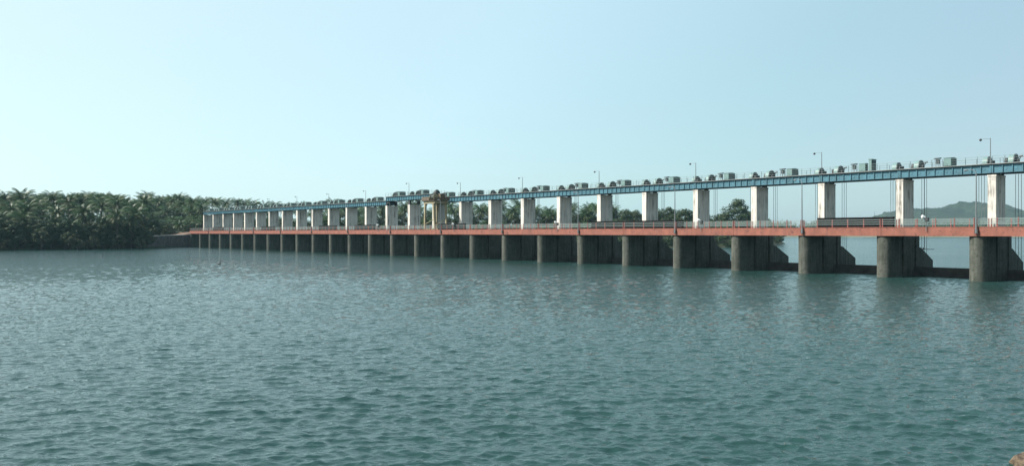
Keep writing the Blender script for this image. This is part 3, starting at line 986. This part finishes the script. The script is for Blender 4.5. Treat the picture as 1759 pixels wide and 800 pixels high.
for i in range(34):
    px = -34 + i * 8.4; Y = 330 + 14 * (i % 3); x = at(px, Y)
    if ground_at(x, Y) > .5 and px < 250:
        palm_px(px, 333 + random.uniform(-5, 9), Y, 'coconut palm crowded in the second row of the left bank grove', 'second row palms of the left bank', random.uniform(.95, 1.15))
# palms on the hillside behind: rows, each checked against the terrain
rp = random.Random(4)
n_h = 0
for Y in range(332, 540, 17):
    px = -40 + rp.uniform(0, 20)
    while px < 560:
        x = at(px, Y + 0.0)
        yy = Y + rp.uniform(-5, 5)
        u = inv(x, yy)[1]
        far_row = px < 120 and Y > 440
        if (u > 14 or (px < 215 and Y > 368)) and seg_dist(np.array([[x, yy]]), LAND)[0] > 6 and not far_row and not (px > 335 and Y > 450) and not (px < 250 and Y < 330):
            g = ground_at(x, yy)
            s_ = rp.uniform(.85, 1.12)
            hs_ = rp.choice((.45, .6, .8, 1.0)) if Y < 400 else rp.choice((.7, .9, 1.0))
            if px > 380: hs_ *= .72
            plant('coconut_palm', PALMS[rp.randrange(6)], (x, yy, g - .3), (s_, s_ * hs_ * rp.uniform(.9, 1.1)), rp.uniform(0, 6.28),
                  'coconut palm in the crowded grove on the slope behind the left bank', 'palm tree', 'palms of the hillside grove')
            n_h += 1
        px += rp.uniform(17, 25) * (420 / Y) * (1.3 if px < 215 else .95 if px < 335 else 1.15)
for i, (px, Y, hs_) in enumerate([(254, 352, .4), (272, 362, .5), (286, 376, .45), (300, 384, .55), (316, 392, .5), (332, 398, .55), (262, 378, .7), (290, 396, .75), (328, 410, .8), (346, 412, .6)]):
    x = at(px, Y)
    plant('coconut_palm', PALMS[i % 6], (x, Y, ground_at(x, Y) - .3), (.95, hs_), i * 1.9, 'low coconut palm on the slope just above the retaining wall', 'palm tree', 'low palms above the retaining wall')
for i in range(17):
    px = 338 + i * 16.5
    palm_px(px, 334 + (px - 338) * .062 + random.uniform(-3, 4), 446 + 6 * (i % 3), 'coconut palm on the skyline above the far left part of the blue bridge',
            'palm skyline above the far end of the bridge', random.uniform(.95, 1.1))
# palms behind the dam, seen between the columns
n_b = 0
for Y, step in ((394, 26), (404, 27), (418, 30), (434, 34)):
    px = 560 + rp.uniform(0, 15)
    while px < 1060:
        x = at(px, Y); yy = Y + rp.uniform(-4, 4)
        g = ground_at(x, yy)
        if g > .5:
            c_ = rp.uniform(.9, 1.15)
            k = -dam_x(px, 8) / PITCH
            b = int(math.ceil(k))
            plant('coconut_palm', PALMS[rp.randrange(6)], (x, yy, g - .3), (c_, c_ * (rp.uniform(.35, .7) if Y < 400 else rp.uniform(.75, 1.12))), rp.uniform(0, 6.28),
                  f"coconut palm behind the dam, seen through {bay_pos(b)}", 'palm tree', 'palms behind the dam')
            n_b += 1
        px += step * rp.uniform(.75, 1.25)
# broadleaf trees at the end of the palm bank
DT = [(-22, 372, 282, 6.5), (2, 366, 288, 6), (26, 374, 287, 5.5), (48, 370, 292, 6), (70, 376, 290, 5), (90, 380, 294, 5), (112, 378, 297, 5.5), (134, 384, 299, 5),
      (158, 380, 303, 5.5), (180, 384, 304, 5), (202, 378, 308, 5.5), (224, 382, 311, 5), (246, 386, 314, 5), (14, 356, 305, 6), (60, 354, 312, 6.5), (104, 358, 318, 6), (150, 362, 322, 6),
      (196, 362, 328, 6), (236, 366, 330, 6), (264, 380, 330, 4), (290, 384, 366, 3.5), (324, 384, 372, 3.5)]
for i, (px, ty, Y, r) in enumerate(DT):
    x = at(px, Y); g = max(.1, ground_at(x, Y)); Ht = zat(ty, Y) - g
    plant('broadleaf_tree', BROAD[i % 4], (x, Y, g - .2), (r / 6.2, Ht / 16.6), i * 1.7, 'dark leafy tree in the shade beneath the palms of the left bank', 'tree', 'dark trees beneath the bank palms')
for i in range(26):
    px = 556 + i * 18; Y = 440 + 9 * math.sin(i * 2.3); x = at(px, Y); g = max(.1, ground_at(x, Y)); ty = 366 + 5 * math.sin(i * 1.7)
    plant('broadleaf_tree', BROAD[i % 4], (x, Y, g - .2), (1.0, (zat(ty, Y) - g) / 16.6), i * 1.1, 'dark leafy tree behind the dam, filling in between the palms', 'tree', 'dark trees among palms behind the dam')
for i, (px, ty, Y) in enumerate([(250, 356, 388), (264, 352, 400), (279, 354, 412), (294, 352, 420), (309, 355, 428), (325, 354, 432), (341, 356, 436)]):
    x = at(px, Y); g = max(.1, ground_at(x, Y))
    plant('broadleaf_tree', BROAD[i % 4], (x, Y, g - .2), (.9, (zat(ty, Y) - g) / 16.6), i * 1.9, 'dark leafy tree among the palms above the retaining wall', 'tree', 'dark trees above the retaining wall')
for i in range(13):
    px = 1000 + i * 19.5; Y = 446 + 8 * math.sin(i * 2.1); x = at(px, Y); g = max(.1, ground_at(x, Y))
    plant('broadleaf_tree', BROAD[(i + 1) % 4], (x, Y, g - .2), (1.0, (zat(365 + 5 * math.sin(i * 1.3), Y) - g) / 16.6), i * 2.3,
          'green tree in the belt behind the dam between last palms and big tree', 'tree', 'tree belt behind the dam')
BT = [(1012, 357, 405, 6.5), (1048, 352, 410, 7), (1075, 358, 402, 6), (1092, 360, 425, 5.5), (1130, 358, 412, 6.5), (1150, 354, 425, 7), (1178, 357, 415, 7), (1200, 360, 430, 6),
      (1118, 372, 396, 4.5), (1160, 374, 398, 4.5), (1195, 376, 400, 4.5), (1212, 366, 420, 5), (1300, 362, 432, 8), (1285, 360, 446, 8), (1246, 364, 436, 6.5), (1323, 380, 470, 5),
      (1340, 384, 500, 5), (1060, 374, 396, 4.5), (1028, 376, 396, 4)]
BL = ['round dark tree behind the dam beside the last palms', 'domed tree behind the dam under the seventh hoist span', 'leafy tree behind the dam touching a white column',
      'small rounded tree between two domed trees behind the dam', 'broad dark tree behind the dam left of a lamp post', 'wide domed tree behind the dam beside the lamp post',
      'dark dome topped tree just left of a white column', 'tree half hidden by the white column left of the big tree', 'low leafy tree at the foot of the broad dark tree',
      'low shaded tree by the water behind a stop log', 'low rounded tree left of the brownish thicket', 'brownish tree at left foot of the big feathery tree',
      'dark round tree at right of the big feathery tree', 'bushy tree close against the big feathery tree', 'pale leafy tree under left boughs of the big feathery tree',
      'small tree at the river point right of a white column', 'last small tree on the river point', 'low bush like tree above the left stop log', 'low tree behind the left end of a stop log']
for i, ((px, ty, Y, r), lab) in enumerate(zip(BT, BL)):
    x = at(px, Y); g = max(0, ground_at(x, Y)); Ht = zat(ty, Y) - g
    plant('broadleaf_tree', BROAD[i % 4], (x, Y, g - .2), (r / 6.2, Ht / 16.6), i * 1.3, lab, 'tree', 'broadleaf trees behind the dam')
x = at(1268, 432); g = ground_at(x, 432)
plant('feathery_tree', SPIRE, (x, 432, g - .2), (1.5, (zat(340, 432) - g) / 19.3), .7, 'big feathery tree with pointed top rising behind the dam', 'tree', None)
SB = [(118, 396, 290, 1.3, 'round sunlit bush low on the dark left bank'), (134, 409, 291, 1.1, 'pale dry bush at the water under the palms'),
      (240, 405, 308, 1.2, 'green creeper covered bush hanging over the retaining wall'), (252, 392, 312, 1.5, 'tall green bush at the bend of the wall'),
      (72, 392, 286, 1.4, 'dark bush near the waterline at left'), (160, 404, 297, 1.2, 'small shaded bush between palms at waterline'),
      (282, 386, 338, 1.1, 'bright bush above the wall coping'), (205, 400, 303, 1.3, 'dark bush beside the left end of the wall')]
for i, (px, ty, Y, s_, lab) in enumerate(SB):
    x = at(px, Y); g = max(.2, ground_at(x, Y)); 
    plant('bush', SHRUB[i % 3], (x, Y, max(g - .3, zat(ty, Y) - 4.2 * s_)), (s_, s_), i * 2.1, lab, 'bush', 'bushes on the left bank')

# undergrowth that nobody could count
def scatter(name, pts, size, m, per, spread, seed, flat=.8):
    r_ = np.random.default_rng(seed)
    P = np.repeat(np.array(pts), per, 0)
    n = len(P)
    sp = spread if not hasattr(spread, '__len__') else np.repeat(np.array(spread), per)[:, None]
    v = r_.normal(size=(n, 3)); v /= np.linalg.norm(v, axis=1)[:, None]
    C = P + v * np.array([1, 1, flat]) * sp * r_.uniform(.4, 1.05, (n, 1))
    nr = v + r_.uniform(-.8, .8, (n, 3)); nr /= np.linalg.norm(nr, axis=1)[:, None]
    a = np.cross(nr, r_.normal(size=(n, 3))); a /= np.linalg.norm(a, axis=1)[:, None]
    b = np.cross(nr, a)
    s_ = (size * r_.uniform(.6, 1.3, n))[:, None]
    V = np.stack([C - a * s_, C + b * s_ * .5, C + a * s_, C - b * s_ * .5], 1).reshape(-1, 3)
    o = np_mesh(name, V, np.arange(len(V)).reshape(-1, 4), m, False)
    at_ = o.data.attributes.new('tone', 'FLOAT', 'FACE')
    tone = np.repeat(r_.uniform(.1, .9, len(pts)), per) + r_.uniform(-.2, .2, n)
    at_.data.foreach_set('value', np.clip(tone, 0, 1).astype(np.float32))
    return kind(o, 'stuff')
pts = []; spr = []
SH = LAND[1:6]
for i in range(len(SH) - 1):
    a, b = Vector(SH[i]), Vector(SH[i + 1]); L = (b - a).length
    for _ in range(int(L * (3.0 if i >= 2 else .3))):
        t = rp.random(); p = a.lerp(b, t)
        nn = Vector((-(b - a).y, (b - a).x)).normalized()
        d = abs(rp.gauss(0, 8)) - .8
        q = p + nn * d
        g = ground_at(q.x, q.y)
        pts.append((q.x, q.y, max(0.1, g) + rp.uniform(.3, 2.6) + d * .3)); spr.append(rp.uniform(1.1, 2.6))
SH2 = LAND[8:15]
for i in range(len(SH2) - 1):
    a, b = Vector(SH2[i]), Vector(SH2[i + 1]); L = (b - a).length
    for _ in range(int(L * (3.0 if i < 5 else .6))):
        t = rp.random(); p = a.lerp(b, t)
        nn = Vector((-(b - a).y, (b - a).x)).normalized()
        d = abs(rp.gauss(0, 9)) - .5
        q = p + nn * d
        g = ground_at(q.x, q.y)
        pts.append((q.x, q.y, max(-.8, g) + rp.uniform(.2, 3.0) + d * .3)); spr.append(rp.uniform(1.0, 2.4))
for _ in range(1500):
    Y = rp.uniform(296, 520); px = rp.uniform(-60, 700); x = at(px, Y)
    g = ground_at(x, Y)
    if g > 1.2 and inv(x, Y)[1] > 12:
        s_ = rp.uniform(1.2, 3.2)
        pts.append((x, Y, g + s_ * .5)); spr.append(s_)
scatter('undergrowth', pts, .45, M['leaf'], 70, spr, 1)
pts = []; spr = []
for _ in range(1000):
    x = rp.uniform(200, 1350); d = abs(rp.gauss(0, 60))
    y = 1262 + 30 * math.sin(x / 170.) + 18 * math.sin(x / 61. + 1) + 12 + d
    s_ = rp.uniform(4, 8.5)
    pts.append((x, y, 2.5 + s_ * .8 + rp.uniform(0, 7) + min(8, d * .12))); spr.append(s_)
scatter('far_treeline', pts, 1.5, M['leaf'], 46, spr, 2, .95)

# ------------------------------------------------------------------ small things
def bird(px, py, label, s=1.0, flying=False):
    if flying:
        p = D(dam_x(px, -3), -3, 0); p.z = zat(py, p.y)
    else:
        Y = FPX * EYE / (py - YH); p = Vector((at(px, Y), Y, 0.0))
    m = MB(); m.smooth = True
    if flying:
        m.tube([(0, -.35, 0), (0, -.15, .03), (0, .1, .04), (0, .3, .0), (0, .42, .02)], [.02, .1, .12, .06, .02], 8)
        for sg in (-1, 1):
            m.add([(sg * .08, .15, .05), (sg * .45, .08, .24), (sg * .8, -.12, .2), (sg * .4, -.12, .22), (sg * .08, -.12, .05)], [(0, 1, 2, 3, 4)])
    else:
        m.tube([(-.5, 0, .18), (-.3, 0, .12), (0, 0, .1), (.25, 0, .14), (.36, 0, .3), (.40, 0, .55), (.44, 0, .78), (.55, 0, .82), (.72, 0, .8)],
               [.03, .14, .2, .15, .08, .055, .06, .06, .012], 10)
    o = m.build('bird', M['dark'], None, p, R(-25))
    o.scale = (s, s, s)
    return tag(o, label, 'bird')
bird(376, 453, 'dark long necked water bird on the water below the far dam piers', 1.0)
bird(174.5, 440.5, 'small dark water bird swimming off the palm covered bank', .8)
bird(1507, 414, 'dark bird flying just left of a round pier nose', .75, True)
ms = thing('radio_mast', 'thin distant mast above the far treeline left of the hill', 'mast', (at(1502, 1290), 1290, 2))
h = MB()
for dx, dy in ((-.5, -.3), (.5, -.3), (0, .5)): h.tube([(dx, dy, 0), (dx * .15, dy * .15, 40)], .14, 5)
for i in range(16):
    z = 1 + i * 2.4; f = 1 - z / 40 * .85
    h.bar((-.5 * f, -.3 * f, z), (.5 * f, -.3 * f, z + 1.2), .1); h.bar((.5 * f, -.3 * f, z), (0, .5 * f, z + 1.2), .1)
h.build('lattice', M['greymetal'], ms)

# boulder at the near shore, lower right
def boulder(loc, sc, seed, label):
    bm = bmesh.new(); bmesh.ops.create_icosphere(bm, subdivisions=4, radius=1)
    r_ = random.Random(seed)
    planes = [(Vector((r_.gauss(0, 1), r_.gauss(0, 1), r_.gauss(0, 1))).normalized(), r_.uniform(.62, .95)) for _ in range(16)]
    from mathutils import noise as nz
    for v in bm.verts:
        for n_, d_ in planes:
            e = v.co.dot(n_) - d_
            if e > 0: v.co -= n_ * e * .9
        v.co *= 1 + .07 * nz.noise(v.co * 3.1 + Vector((seed, 0, 0))) + .03 * nz.noise(v.co * 9)
        v.co = Vector((v.co.x * sc[0], v.co.y * sc[1], v.co.z * sc[2]))
    me = bpy.data.meshes.new('boulder'); bm.to_mesh(me); bm.free(); me.materials.append(M['rock'])
    o = bpy.data.objects.new('boulder', me); COL.objects.link(o); o.location = loc
    return tag(o, label, 'rock')
boulder((15.2, 21.2, -.36), (1.45, 1.1, 1.0), 5, 'brown rough boulder at the water edge in the lower right corner')

# ------------------------------------------------------------------ haze
hz = MB(); hz.box(-3600, 3700, -400, 2750, -8, 112)
ho = hz.build('haze', None)
hm = bpy.data.materials.new('haze'); hm.use_nodes = True
hn = hm.node_tree.nodes; hn.clear()
hv = hn.new('ShaderNodeVolumePrincipled'); hv.inputs['Color'].default_value = (.52, .84, 1.0, 1)
hv.inputs['Density'].default_value = .00007
hv.inputs['Anisotropy'].default_value = .2
hout = hn.new('ShaderNodeOutputMaterial'); hm.node_tree.links.new(hv.outputs[0], hout.inputs['Volume'])
ho.data.materials.append(hm)
kind(ho, 'stuff')
print('palms', len(FRONT), n_h, n_b, 'pitch', PITCH)
